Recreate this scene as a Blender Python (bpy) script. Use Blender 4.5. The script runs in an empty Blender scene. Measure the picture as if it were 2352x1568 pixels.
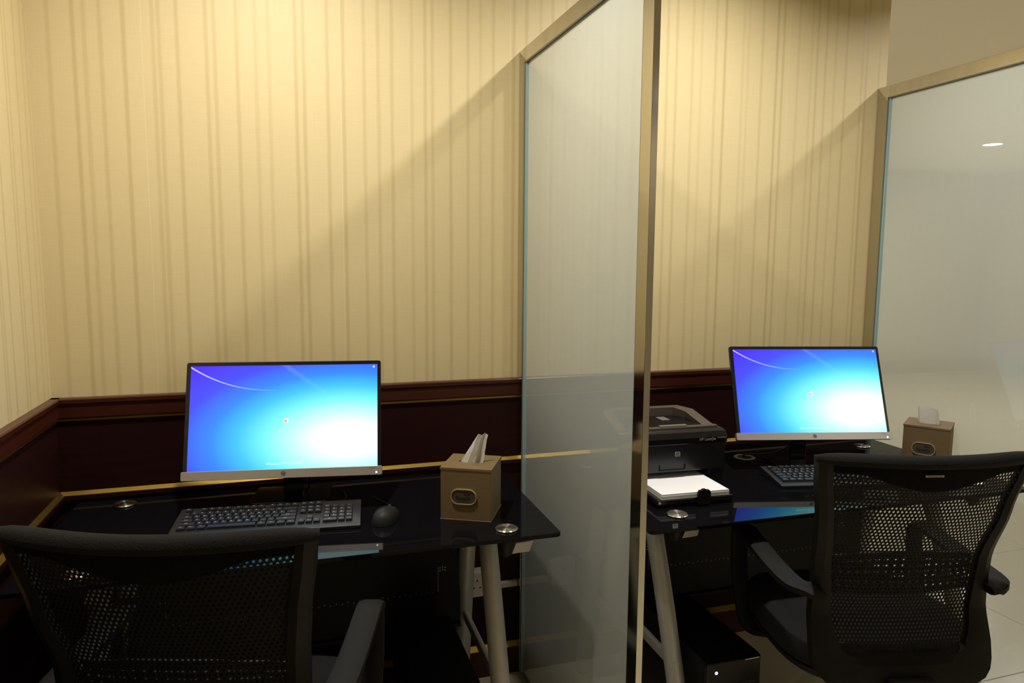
import bpy, bmesh, math, random
from mathutils import Vector, Matrix
random.seed(7)
S = bpy.context.scene
COL = S.collection
PI = math.pi
R = math.radians

# ---------------------------------------------------------------- camera
cam_d = bpy.data.cameras.new('camera'); cam = bpy.data.objects.new('camera', cam_d); COL.objects.link(cam)
cam_d.sensor_width = 36.0; cam_d.lens = 24.97; cam_d.clip_start = 0.02; cam_d.clip_end = 60
CAMP = Vector((0.0, -2.24, 1.4246))
def set_cam(yaw, pitch, roll):
    f = Vector((math.sin(yaw)*math.cos(pitch), math.cos(yaw)*math.cos(pitch), -math.sin(pitch)))
    r = Vector((math.cos(yaw), -math.sin(yaw), 0)); d = f.cross(r)
    r2 = math.cos(roll)*r + math.sin(roll)*d; d2 = -math.sin(roll)*r + math.cos(roll)*d
    u = -d2; b = -f
    cam.matrix_world = Matrix(((r2.x,u.x,b.x,CAMP.x),(r2.y,u.y,b.y,CAMP.y),(r2.z,u.z,b.z,CAMP.z),(0,0,0,1)))
set_cam(R(17.877), R(6.415), R(-0.400))
S.camera = cam

# ---------------------------------------------------------------- world, exposure, ceiling lights
w = bpy.data.worlds.new('world'); S.world = w; w.use_nodes = True
w.node_tree.nodes['Background'].inputs[0].default_value = (0.02, 0.02, 0.02, 1)
w.node_tree.nodes['Background'].inputs[1].default_value = 0.3
vs = S.view_settings
vs.view_transform = 'Standard'; vs.look = 'None'; vs.exposure = 0.0; vs.gamma = 1.0; vs.use_curve_mapping = False
CEIL = 2.62
WARM = (1.0, 0.965, 0.915); COOL = (1.0, 0.98, 0.95)
# x, y, watts, colour, diameter : recessed downlights, some of them added for their light
LIGHTS = [(0.0, -0.66, 17.5, WARM, 0.085, 150), (1.29, -0.66, 17.5, WARM, 0.085, 150), (2.82, -0.60, 13.0, COOL, 0.085, 150),
          (6.76, 3.19, 40.0, COOL, 0.16, 180), (5.9, 1.8, 45.0, COOL, 0.16, 180), (3.2, 1.3, 24.0, COOL, 0.16, 180),  # first glints through the glass; the others are unseen, added to light it
          (2.8, -4.0, 7.0, WARM, 0.12, 180)]  # unseen, added to brighten what the steel post mirrors

# ---------------------------------------------------------------- node material helpers
def new_mat(name):
    m = bpy.data.materials.new(name); m.use_nodes = True
    nt = m.node_tree; b = nt.nodes['Principled BSDF']
    return m, nt, b
def N(nt, typ, **kw):
    n = nt.nodes.new(typ)
    for k, v in kw.items(): setattr(n, k, v)
    return n
def L(nt, a, b): nt.links.new(a, b)
def math_n(nt, op, a, b=None, c=None, clamp=False):
    n = N(nt, 'ShaderNodeMath', operation=op, use_clamp=clamp)
    for i, v in enumerate((a, b, c)):
        if v is None: continue
        if isinstance(v, (int, float)): n.inputs[i].default_value = v
        else: L(nt, v, n.inputs[i])
    return n.outputs[0]
def mixc(nt, fac, a, b):
    n = N(nt, 'ShaderNodeMix', data_type='RGBA')
    for sock, v in ((n.inputs[0], fac), (n.inputs[6], a), (n.inputs[7], b)):
        if isinstance(v, (int, float)): sock.default_value = v
        elif isinstance(v, tuple): sock.default_value = (*v, 1)
        else: L(nt, v, sock)
    return n.outputs[2]
def plain(name, col, rough=0.5, metal=0.0, var=0.08, scale=40.0, bump=0.0, spec=0.5, coat=0.0, aniso=0.0):
    m, nt, b = new_mat(name)
    tc = N(nt, 'ShaderNodeTexCoord'); no = N(nt, 'ShaderNodeTexNoise'); no.inputs['Scale'].default_value = scale
    no.inputs['Detail'].default_value = 4
    L(nt, tc.outputs['Object'], no.inputs['Vector'])
    dark = tuple(c*(1-var) for c in col); lite = tuple(min(1, c*(1+var)) for c in col)
    L(nt, mixc(nt, no.outputs[0], dark, lite), b.inputs['Base Color'])
    b.inputs['Roughness'].default_value = rough; b.inputs['Metallic'].default_value = metal
    b.inputs['Specular IOR Level'].default_value = spec; b.inputs['Coat Weight'].default_value = coat
    b.inputs['Anisotropic'].default_value = aniso
    if bump:
        bn = N(nt, 'ShaderNodeBump'); bn.inputs['Strength'].default_value = bump; bn.inputs['Distance'].default_value = 0.002
        L(nt, no.outputs[0], bn.inputs['Height']); L(nt, bn.outputs[0], b.inputs['Normal'])
    return m
def emis(name, col, strength):
    m, nt, b = new_mat(name)
    b.inputs['Base Color'].default_value = (*col, 1)
    b.inputs['Emission Color'].default_value = (*col, 1); b.inputs['Emission Strength'].default_value = strength
    return m

def wallpaper(name, axis):
    m, nt, b = new_mat(name)
    tc = N(nt, 'ShaderNodeTexCoord'); sp = N(nt, 'ShaderNodeSeparateXYZ'); L(nt, tc.outputs['Object'], sp.inputs[0])
    u = sp.outputs[axis]; z = sp.outputs[2]
    # slight waviness of the stripes' edges along the height
    cmb = N(nt, 'ShaderNodeCombineXYZ'); L(nt, math_n(nt, 'MULTIPLY', u, 60.0), cmb.inputs[0]); L(nt, math_n(nt, 'MULTIPLY', z, 14.0), cmb.inputs[1])
    nz = N(nt, 'ShaderNodeTexNoise'); nz.inputs['Scale'].default_value = 1.0; nz.inputs['Detail'].default_value = 3; L(nt, cmb.outputs[0], nz.inputs['Vector'])
    vor = N(nt, 'ShaderNodeTexVoronoi', voronoi_dimensions='1D', feature='F1'); vor.inputs['Scale'].default_value = 21.0
    vor.inputs['Randomness'].default_value = 0.8
    L(nt, math_n(nt, 'ADD', u, 3.31), vor.inputs['W'])
    d = math_n(nt, 'ADD', vor.outputs['Distance'], math_n(nt, 'MULTIPLY', math_n(nt, 'SUBTRACT', nz.outputs[0], 0.5), 0.10))
    mr = N(nt, 'ShaderNodeMapRange', interpolation_type='SMOOTHSTEP'); mr.inputs[1].default_value = 0.03; mr.inputs[2].default_value = 0.19
    mr.inputs[3].default_value = 1.0; mr.inputs[4].default_value = 0.0; L(nt, d, mr.inputs[0])
    # strength of each stripe varies
    wn = N(nt, 'ShaderNodeTexNoise', noise_dimensions='1D'); wn.inputs['Scale'].default_value = 9.0; wn.inputs['Detail'].default_value = 2; L(nt, u, wn.inputs['W'])
    stripe = math_n(nt, 'MULTIPLY', mr.outputs[0], math_n(nt, 'MULTIPLY_ADD', wn.outputs[0], 0.9, 0.02), clamp=True)
    # fine threads, vertical and horizontal
    c2 = N(nt, 'ShaderNodeCombineXYZ'); L(nt, math_n(nt, 'MULTIPLY', u, 420.0), c2.inputs[0]); L(nt, math_n(nt, 'MULTIPLY', z, 9.0), c2.inputs[1])
    n2 = N(nt, 'ShaderNodeTexNoise'); n2.inputs['Scale'].default_value = 1.0; n2.inputs['Detail'].default_value = 2; L(nt, c2.outputs[0], n2.inputs['Vector'])
    c3 = N(nt, 'ShaderNodeCombineXYZ'); L(nt, math_n(nt, 'MULTIPLY', u, 12.0), c3.inputs[0]); L(nt, math_n(nt, 'MULTIPLY', z, 380.0), c3.inputs[1])
    n3 = N(nt, 'ShaderNodeTexNoise'); n3.inputs['Scale'].default_value = 1.0; n3.inputs['Detail'].default_value = 2; L(nt, c3.outputs[0], n3.inputs['Vector'])
    thread = math_n(nt, 'MULTIPLY', math_n(nt, 'ADD', n2.outputs[0], n3.outputs[0]), 0.5)
    base = mixc(nt, thread, (0.620, 0.502, 0.262), (0.715, 0.592, 0.330))
    col = mixc(nt, stripe, base, (0.505, 0.394, 0.182))
    # pale seam between two lengths of paper
    seam = math_n(nt, 'LESS_THAN', math_n(nt, 'ABSOLUTE', math_n(nt, 'SUBTRACT', math_n(nt, 'FRACT', math_n(nt, 'MULTIPLY', math_n(nt, 'ADD', u, 0.085), 1/0.53)), 0.5)), 0.0012)
    col = mixc(nt, math_n(nt, 'MULTIPLY', seam, 0.5), col, (0.8, 0.7, 0.45))
    L(nt, col, b.inputs['Base Color'])
    L(nt, math_n(nt, 'MULTIPLY_ADD', stripe, -0.12, 0.52), b.inputs['Roughness'])
    b.inputs['Specular IOR Level'].default_value = 0.35
    bn = N(nt, 'ShaderNodeBump'); bn.inputs['Strength'].default_value = 0.12; bn.inputs['Distance'].default_value = 0.001
    L(nt, math_n(nt, 'ADD', thread, stripe), bn.inputs['Height']); L(nt, bn.outputs[0], b.inputs['Normal'])
    return m

def wood(name, c1, c2, axis, rough=0.28, spec=0.3):
    m, nt, b = new_mat(name)
    tc = N(nt, 'ShaderNodeTexCoord'); mp = N(nt, 'ShaderNodeMapping'); L(nt, tc.outputs['Object'], mp.inputs[0])
    sc = [38, 38, 38]; sc[axis] = 2.5; mp.inputs['Scale'].default_value = sc
    no = N(nt, 'ShaderNodeTexNoise'); no.inputs['Scale'].default_value = 1.6; no.inputs['Detail'].default_value = 6; no.inputs['Distortion'].default_value = 0.6
    L(nt, mp.outputs[0], no.inputs['Vector'])
    L(nt, mixc(nt, no.outputs[0], c1, c2), b.inputs['Base Color'])
    b.inputs['Roughness'].default_value = rough; b.inputs['Coat Weight'].default_value = 0.06; b.inputs['Coat Roughness'].default_value = 0.25; b.inputs['Specular IOR Level'].default_value = spec
    return m

def kraft(name):
    m, nt, b = new_mat(name)
    tc = N(nt, 'ShaderNodeTexCoord'); mp = N(nt, 'ShaderNodeMapping'); L(nt, tc.outputs['Object'], mp.inputs[0]); mp.inputs['Scale'].default_value = (30, 30, 900)
    no = N(nt, 'ShaderNodeTexNoise'); no.inputs['Scale'].default_value = 1.0; no.inputs['Detail'].default_value = 3; L(nt, mp.outputs[0], no.inputs['Vector'])
    L(nt, mixc(nt, no.outputs[0], (0.130, 0.084, 0.035), (0.195, 0.131, 0.059)), b.inputs['Base Color'])
    b.inputs['Roughness'].default_value = 0.6
    bn = N(nt, 'ShaderNodeBump'); bn.inputs['Strength'].default_value = 0.25; bn.inputs['Distance'].default_value = 0.001
    L(nt, no.outputs[0], bn.inputs['Height']); L(nt, bn.outputs[0], b.inputs['Normal'])
    return m

def brushed_disc(name):
    m, nt, b = new_mat(name)
    b.inputs['Base Color'].default_value = (0.72, 0.71, 0.66, 1); b.inputs['Metallic'].default_value = 1.0
    b.inputs['Roughness'].default_value = 0.25; b.inputs['Anisotropic'].default_value = 0.9; b.inputs['Anisotropic Rotation'].default_value = 0.25
    tg = N(nt, 'ShaderNodeTangent', direction_type='RADIAL', axis='Z'); L(nt, tg.outputs[0], b.inputs['Tangent'])
    return m

def clear_glass(name):
    m, nt, b = new_mat(name); nt.nodes.remove(b); out = nt.nodes['Material Output']
    fr = N(nt, 'ShaderNodeFresnel'); fr.inputs[0].default_value = 1.45; ge = N(nt, 'ShaderNodeNewGeometry')
    fac = math_n(nt, 'MULTIPLY', fr.outputs[0], math_n(nt, 'SUBTRACT', 1.0, ge.outputs['Backfacing']))
    tr = N(nt, 'ShaderNodeBsdfTransparent'); tr.inputs[0].default_value = (0.98, 0.99, 0.985, 1)
    gl = N(nt, 'ShaderNodeBsdfGlossy'); gl.inputs['Roughness'].default_value = 0.035
    mx = N(nt, 'ShaderNodeMixShader'); L(nt, fac, mx.inputs[0]); L(nt, tr.outputs[0], mx.inputs[1]); L(nt, gl.outputs[0], mx.inputs[2])
    L(nt, mx.outputs[0], out.inputs[0]); return m
def frosted(name):
    m, nt, b = new_mat(name); nt.nodes.remove(b); out = nt.nodes['Material Output']
    tc = N(nt, 'ShaderNodeTexCoord'); no = N(nt, 'ShaderNodeTexNoise'); no.inputs['Scale'].default_value = 2.0; L(nt, tc.outputs['Object'], no.inputs['Vector'])
    col = mixc(nt, no.outputs[0], (0.485, 0.508, 0.462), (0.51, 0.53, 0.487))
    df = N(nt, 'ShaderNodeBsdfDiffuse'); L(nt, col, df.inputs[0])
    tl = N(nt, 'ShaderNodeBsdfTranslucent'); L(nt, col, tl.inputs[0])
    m1 = N(nt, 'ShaderNodeMixShader'); m1.inputs[0].default_value = 0.56; L(nt, df.outputs[0], m1.inputs[1]); L(nt, tl.outputs[0], m1.inputs[2])
    tr = N(nt, 'ShaderNodeBsdfTransparent')
    m2 = N(nt, 'ShaderNodeMixShader'); m2.inputs[0].default_value = 0.28; L(nt, m1.outputs[0], m2.inputs[1]); L(nt, tr.outputs[0], m2.inputs[2])
    L(nt, m2.outputs[0], out.inputs[0]); return m

def screen_mat(name, strength):
    m, nt, b = new_mat(name)
    uv = N(nt, 'ShaderNodeUVMap'); sp = N(nt, 'ShaderNodeSeparateXYZ'); L(nt, uv.outputs[0], sp.inputs[0])
    u, v = sp.outputs[0], sp.outputs[1]
    du = math_n(nt, 'DIVIDE', math_n(nt, 'SUBTRACT', u, 0.84), 0.92); dv = math_n(nt, 'DIVIDE', math_n(nt, 'SUBTRACT', v, 0.27), 0.82)
    d = math_n(nt, 'SQRT', math_n(nt, 'ADD', math_n(nt, 'MULTIPLY', du, du), math_n(nt, 'MULTIPLY', dv, dv)))
    rp = N(nt, 'ShaderNodeValToRGB'); L(nt, math_n(nt, 'DIVIDE', d, 1.36), rp.inputs[0]); e = rp.color_ramp.elements
    stops = [(0.0, (1, 1, 1)), (0.13, (0.92, 1, 1)), (0.25, (0.50, 1.0, 1.0)), (0.36, (0.17, 0.86, 1.0)), (0.47, (0.05, 0.52, 1.0)), (0.58, (0.03, 0.24, 1.0)), (0.72, (0.05, 0.07, 1.0)), (0.92, (0.065, 0.012, 0.98)), (1.0, (0.065, 0.01, 0.95))]
    e[0].position, e[0].color = stops[0][0], (*stops[0][1], 1); e[1].position, e[1].color = stops[-1][0], (*stops[-1][1], 1)
    for p, c in stops[1:-1]:
        n = e.new(p); n.color = (*c, 1)
    # thin curved streak of light in the upper left of the wallpaper
    q = math_n(nt, 'MAXIMUM', math_n(nt, 'SUBTRACT', 1.0, math_n(nt, 'DIVIDE', u, 0.46)), 0.0)
    arc = math_n(nt, 'MULTIPLY_ADD', math_n(nt, 'POWER', q, 2.3), 0.235, 0.755)
    dd = math_n(nt, 'ABSOLUTE', math_n(nt, 'SUBTRACT', v, arc))
    line = math_n(nt, 'SUBTRACT', 1.0, math_n(nt, 'DIVIDE', dd, math_n(nt, 'MULTIPLY_ADD', q, 0.006, 0.0045)), clamp=True)
    line = math_n(nt, 'MULTIPLY', line, math_n(nt, 'MULTIPLY', math_n(nt, 'POWER', q, 0.7), 0.85))
    # faint second streaks
    l2 = math_n(nt, 'SUBTRACT', 1.0, math_n(nt, 'DIVIDE', math_n(nt, 'ABSOLUTE', math_n(nt, 'ADD', math_n(nt, 'MULTIPLY_ADD', u, 1.15, -0.52 - 0.95*1.0), math_n(nt, 'MULTIPLY', v, 0.9))), 0.035), clamp=True)
    l2 = math_n(nt, 'MULTIPLY', l2, math_n(nt, 'MULTIPLY', math_n(nt, 'SUBTRACT', v, 0.55, clamp=True), 0.25))
    col = mixc(nt, line, rp.outputs[0], (0.75, 0.95, 1.0)); col = mixc(nt, l2, col, (0.6, 0.9, 1.0))
    b.inputs['Base Color'].default_value = (0.01, 0.01, 0.012, 1); b.inputs['Roughness'].default_value = 0.25
    L(nt, col, b.inputs['Emission Color']); b.inputs['Emission Strength'].default_value = strength
    return m

M = {}
M['paper_x'] = wallpaper('wallpaper_back', 0); M['paper_y'] = wallpaper('wallpaper_side', 1)
M['paint'] = plain('cream_paint', (0.52, 0.46, 0.34), 0.7, var=0.02, scale=3)
M['ceiling'] = plain('ceiling_paint', (0.72, 0.68, 0.58), 0.8, var=0.02, scale=3)
M['tile'] = plain('floor_tile', (0.66, 0.58, 0.40), 0.22, var=0.05, scale=2.2)
M['grout'] = plain('grout', (0.62, 0.58, 0.50), 0.8)
M['rail_x'] = wood('mahogany_rail_x', (0.035, 0.0075, 0.004), (0.065, 0.014, 0.007), 0); M['rail_y'] = wood('mahogany_rail_y', (0.035, 0.0075, 0.004), (0.065, 0.014, 0.007), 1)
M['panel_x'] = wood('mahogany_panel_x', (0.012, 0.003, 0.003), (0.026, 0.006, 0.005), 0, 0.5, 0.12); M['panel_y'] = wood('mahogany_panel_y', (0.012, 0.003, 0.003), (0.026, 0.006, 0.005), 1, 0.5, 0.12)
M['gold'] = plain('gold_strip', (0.46, 0.30, 0.055), 0.32, 0.9, 0.15, 25)
M['steel'] = plain('polished_steel', (0.58, 0.55, 0.48), 0.10, 1.0, 0.03, 60)
M['gasket'] = plain('grey_gasket', (0.12, 0.13, 0.11), 0.5)
M['glass'] = clear_glass('clear_glass'); M['frost'] = frosted('frosted_film')
M['glass_edge'] = plain('glass_edge', (0.28, 0.42, 0.42), 0.15, 0, 0.05)
M['deskglass'] = plain('black_glass', (0.004, 0.004, 0.005), 0.035, 0, 0.02, 5, spec=0.17)
M['disc'] = brushed_disc('brushed_steel_disc')
M['silver'] = plain('silver_leg_paint', (0.56, 0.55, 0.52), 0.38, 0.35, 0.04, 30)
M['black'] = plain('black_plastic', (0.013, 0.013, 0.013), 0.42, 0, 0.1, 80, spec=0.2)
M['blackgloss'] = plain('gloss_black_plastic', (0.005, 0.005, 0.006), 0.2, 0, 0.05, 60, spec=0.3)
M['charcoal'] = plain('charcoal_plastic', (0.017, 0.0165, 0.0165), 0.5, 0, 0.08, 120, bump=0.2, spec=0.2)
M['key'] = plain('key_plastic', (0.0105, 0.0105, 0.0115), 0.5, 0, 0.08, 200)
M['legend'] = plain('white_print', (0.75, 0.75, 0.75), 0.5, 0, 0.02)
M['metalpanel'] = plain('black_metal_panel', (0.006, 0.006, 0.006), 0.45, 0.0, 0.08, 50, spec=0.2)
M['glint_dot'] = plain('perforation_glint', (0.30, 0.29, 0.26), 0.3, 0.8, 0.1)  # pale metal colour standing in for glints at the perforations
M['monblack'] = plain('monitor_bezel_black', (0.008, 0.008, 0.010), 0.18, 0, 0.05, 60)
M['alu'] = plain('brushed_silver_bar', (0.55, 0.52, 0.50), 0.33, 0.7, 0.05, 90)
M['logo'] = plain('dark_logo', (0.03, 0.03, 0.03), 0.4)
M['chrome'] = plain('bright_logo', (0.80, 0.80, 0.78), 0.2, 0.8, 0.02)
M['kraft'] = kraft('brown_kraft_leatherette')
M['plaque'] = plain('plaque_bronze', (0.085, 0.068, 0.045), 0.45, 0.2, 0.1, 120); M['plaque_rim'] = plain('plaque_rim', (0.45, 0.36, 0.22), 0.4, 0.2, 0.05)
M['ink'] = plain('dark_ink', (0.010, 0.008, 0.006), 0.5)
M['tissue'] = plain('tissue_paper', (0.82, 0.80, 0.74), 0.9, 0, 0.03, 60, bump=0.15)
M['paper'] = plain('white_paper', (0.84, 0.83, 0.83), 0.8, 0, 0.01)
M['printer'] = plain('printer_black', (0.010, 0.010, 0.011), 0.25, 0, 0.06, 60)
M['printertop'] = plain('printer_taupe', (0.085, 0.070, 0.055), 0.38, 0.1, 0.06, 90)
M['printergrey'] = plain('printer_grey', (0.16, 0.14, 0.12), 0.45, 0, 0.05, 90)
M['fabric'] = plain('black_fabric', (0.0095, 0.0092, 0.0092), 0.85, 0, 0.35, 420, bump=0.8, spec=0.2)
M['mesh'] = plain('black_mesh', (0.008, 0.008, 0.0085), 0.7, 0, 0.2, 300, spec=0.2)
M['chairblack'] = plain('chair_black_plastic', (0.009, 0.0088, 0.0085), 0.5, 0, 0.08, 150, bump=0.15, spec=0.2)
M['arm'] = plain('armrest_plastic', (0.0075, 0.0070, 0.0066), 0.65, 0, 0.08, 150, bump=0.15, spec=0.2)
M['starbase'] = plain('grey_star_base', (0.30, 0.28, 0.24), 0.35, 0.6, 0.05)
M['goldprint'] = plain('pale_gold_plate', (0.50, 0.45, 0.30), 0.35, 0.6, 0.05)
M['white_plastic'] = plain('white_plastic', (0.62, 0.55, 0.45), 0.4, 0, 0.03)
M['socket_hole'] = plain('socket_hole', (0.02, 0.02, 0.02), 0.6)
M['led'] = emis('white_led', (0.85, 0.88, 1.0), 6.0); M['ledblue'] = emis('blue_led', (0.45, 0.55, 1.0), 5.0)
M['lamp'] = emis('lamp_diffuser', (1.0, 0.96, 0.88), 14.0)
M['lampring'] = plain('lamp_ring', (0.75, 0.75, 0.73), 0.3, 0.3, 0.02)
M['screen'] = screen_mat('lit_screen', 1.15)
M['iconred'] = emis('screen_icon_red', (1.0, 0.25, 0.15), 0.8); M['iconwhite'] = emis('screen_icon_white', (1.0, 0.97, 0.93), 1.1); M['iconblue'] = emis('screen_icon_blue', (0.35, 0.5, 1.0), 1.0)
M['iconpale'] = emis('screen_text_pale', (0.62, 0.95, 1.0), 1.05); M['icongrey'] = emis('screen_text_grey', (0.40, 0.75, 0.85), 0.85)

# ---------------------------------------------------------------- mesh helpers
def bm_new(): return bmesh.new()
def box(bm, x0, x1, y0, y1, z0, z1, mat=None):
    vs_ = [bm.verts.new(p) for p in ((x0,y0,z0),(x1,y0,z0),(x1,y1,z0),(x0,y1,z0),(x0,y0,z1),(x1,y0,z1),(x1,y1,z1),(x0,y1,z1))]
    if mat is not None:
        for v in vs_: v.co = mat @ v.co
    for f in ((3,2,1,0),(4,5,6,7),(0,1,5,4),(1,2,6,5),(2,3,7,6),(3,0,4,7)): bm.faces.new([vs_[i] for i in f])
    return vs_
def prism(bm, pts, h0, h1, axis='z', cap=True):
    def P(p, h):
        return {'z': (p[0],p[1],h), 'y': (p[0],h,p[1]), 'x': (h,p[0],p[1])}[axis]
    a = [bm.verts.new(P(p,h0)) for p in pts]; b = [bm.verts.new(P(p,h1)) for p in pts]
    n = len(pts)
    for i in range(n): bm.faces.new((a[i], a[(i+1)%n], b[(i+1)%n], b[i]))
    if cap: bm.faces.new(a[::-1]); bm.faces.new(b)
def lathe(bm, prof, c=(0,0,0), n=24, cap=True):
    rings = []
    for r, z in prof: rings.append([bm.verts.new((c[0]+r*math.cos(2*PI*i/n), c[1]+r*math.sin(2*PI*i/n), c[2]+z)) for i in range(n)])
    for a, b in zip(rings, rings[1:]):
        for i in range(n): bm.faces.new((a[i], a[(i+1)%n], b[(i+1)%n], b[i]))
    if cap: bm.faces.new(rings[0][::-1]); bm.faces.new(rings[-1])
def sweep(bm, path, sec, up=Vector((0,0,1)), closed=False):
    # sec: list of (a,b) section points ; a along side, b along normal
    path = [Vector(p) for p in path]; rings = []
    n = len(path)
    for i, p in enumerate(path):
        t = (path[min(i+1,n-1)] - path[max(i-1,0)]).normalized()
        s = t.cross(up)
        if s.length < 1e-4: s = t.cross(Vector((0,1,0)))
        s.normalize(); nn = s.cross(t).normalized()
        sc = sec(i/(n-1)) if callable(sec) else sec
        rings.append([bm.verts.new(p + s*a + nn*b) for a, b in sc])
    k = len(rings[0])
    for a, b in zip(rings, rings[1:]):
        for i in range(k): bm.faces.new((a[i], a[(i+1)%k], b[(i+1)%k], b[i]))
    bm.faces.new(rings[0][::-1]); bm.faces.new(rings[-1])
def circ(r, n=8, ry=None): return [(r*math.cos(2*PI*i/n), (ry or r)*math.sin(2*PI*i/n)) for i in range(n)]
def rrect(w, h, r, n=4):
    pts = []
    for cx, cy, a0 in ((w/2-r, h/2-r, 0), (-w/2+r, h/2-r, 90), (-w/2+r, -h/2+r, 180), (w/2-r, -h/2+r, 270)):
        for i in range(n+1):
            a = R(a0 + 90*i/n); pts.append((cx+r*math.cos(a), cy+r*math.sin(a)))
    return pts
def smooth_path(pts, n=6):
    pts = [Vector(p) for p in pts]; out = []
    for i in range(len(pts)-1):
        p0, p1, p2, p3 = pts[max(i-1,0)], pts[i], pts[i+1], pts[min(i+2,len(pts)-1)]
        for k in range(n):
            t = k/n; out.append(0.5*((2*p1)+(p2-p0)*t+(2*p0-5*p1+4*p2-p3)*t*t+(3*p1-p0-3*p2+p3)*t**3))
    out.append(pts[-1]); return out
def bevel(bm, w=0.003, seg=2, angle=40):
    bm.normal_update()
    es = [e for e in bm.edges if len(e.link_faces) == 2 and e.calc_face_angle(0) > R(angle)]
    bmesh.ops.bevel(bm, geom=es, offset=w, segments=seg, affect='EDGES', profile=0.5, clamp_overlap=True)
def mesh(name, bm, mat, smooth=False):
    bmesh.ops.recalc_face_normals(bm, faces=bm.faces[:])
    me = bpy.data.meshes.new(name); bm.to_mesh(me); bm.free()
    if mat: me.materials.append(M[mat] if isinstance(mat, str) else mat)
    if smooth:
        for p in me.polygons: p.use_smooth = True
        try: me.set_sharp_from_angle(angle=R(35))
        except Exception: pass
    return me
def obj(name, bm, mat, parent=None, smooth=False, loc=None, rot=None):
    me = bm if isinstance(bm, bpy.types.Mesh) else mesh(name, bm, mat, smooth)
    o = bpy.data.objects.new(name, me); COL.objects.link(o)
    if parent: o.parent = parent
    if loc: o.location = loc
    if rot: o.rotation_euler = rot
    return o
def tag(o, label, cat, group=None):
    o['label'] = label; o['category'] = cat
    if group: o['group'] = group
    return o
def thing(name, label, cat, loc=(0,0,0), rz=0.0, group=None):
    o = bpy.data.objects.new(name, None); COL.objects.link(o); o.location = loc; o.rotation_euler = (0,0,rz); o.empty_display_size = 0.1
    return tag(o, label, cat, group)
def struct(name, bm, mat, parent=None):
    o = obj(name, bm, mat, parent)
    if parent is None: o['kind'] = 'structure'
    return o
def bm_box(*a, bev=0.0, seg=2):
    bm = bm_new(); box(bm, *a)
    if bev: bevel(bm, bev, seg)
    return bm
_tc = {}
def text_mesh(txt, size, shear=0.0, extrude=0.0, bold=0.0):
    key = (txt, size, shear, extrude, bold)
    if key in _tc: return _tc[key]
    cu = bpy.data.curves.new('text', 'FONT'); cu.body = txt; cu.size = size; cu.align_x = 'CENTER'; cu.align_y = 'CENTER'
    cu.shear = shear; cu.extrude = extrude; cu.offset = bold; cu.resolution_u = 2
    o = bpy.data.objects.new('text', cu); COL.objects.link(o)
    dg = bpy.context.evaluated_depsgraph_get(); dg.update()
    me = bpy.data.meshes.new_from_object(o.evaluated_get(dg)); me.materials.clear()
    bpy.data.objects.remove(o); bpy.data.curves.remove(cu)
    _tc[key] = me; return me
def add_text(bm, txt, size, mat, **kw):
    tmp = bmesh.new(); tmp.from_mesh(text_mesh(txt, size, **kw)); tmp.transform(mat)
    me = bpy.data.meshes.new('tmp'); tmp.to_mesh(me); tmp.free(); bm.from_mesh(me); bpy.data.meshes.remove(me)
def copy_tree(o, parent=None):
    c = o.copy(); COL.objects.link(c); c.parent = parent
    for ch in list(o.children): copy_tree(ch, c)
    return c
# matrix that lays text (xy plane) upright, facing -y
UPRIGHT = Matrix(((1,0,0,0),(0,0,-1,0),(0,1,0,0),(0,0,0,1)))

# ================================================================ THE SETTING
XL, XP1, XP2, XE = -0.6205, 0.741, 2.184, 2.221
# floor with tiles laid on it
fl = struct('floor', bm_box(-0.75, 9.2, -4.7, 5.2, -0.10, -0.006), 'grout')
TS = 0.8; bm = bm_new(); box(bm, -TS/2+0.0015, TS/2-0.0015, -TS/2+0.0015, TS/2-0.0015, -0.006, 0.0); bevel(bm, 0.0012, 1); tme = mesh('floor_tile', bm, 'tile')
x = 2.77 - TS/2 - 4*TS
while x < 9.0:
    y = -4.55 + TS/2
    while y < 5.1:
        obj('floor_tile', tme, None, fl, loc=(x, y, 0)); y += TS
    x += TS
# ceiling, outer walls of the hall
struct('ceiling', bm_box(-0.75, 9.2, -4.7, 5.2, CEIL, CEIL+0.1), 'ceiling')
struct('wall_front', bm_box(-0.75, 9.2, -4.75, -4.6, 0, CEIL), 'paint')
struct('wall_right', bm_box(9.05, 9.2, -4.6, 5.1, 0, CEIL), 'paint')
struct('wall_far', bm_box(XE, 9.05, 5.0, 5.15, 0, CEIL), 'paint')
struct('wall_hall', bm_box(XE-0.12, XE, 0.13, 5.0, 0, CEIL), 'paint')

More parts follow.
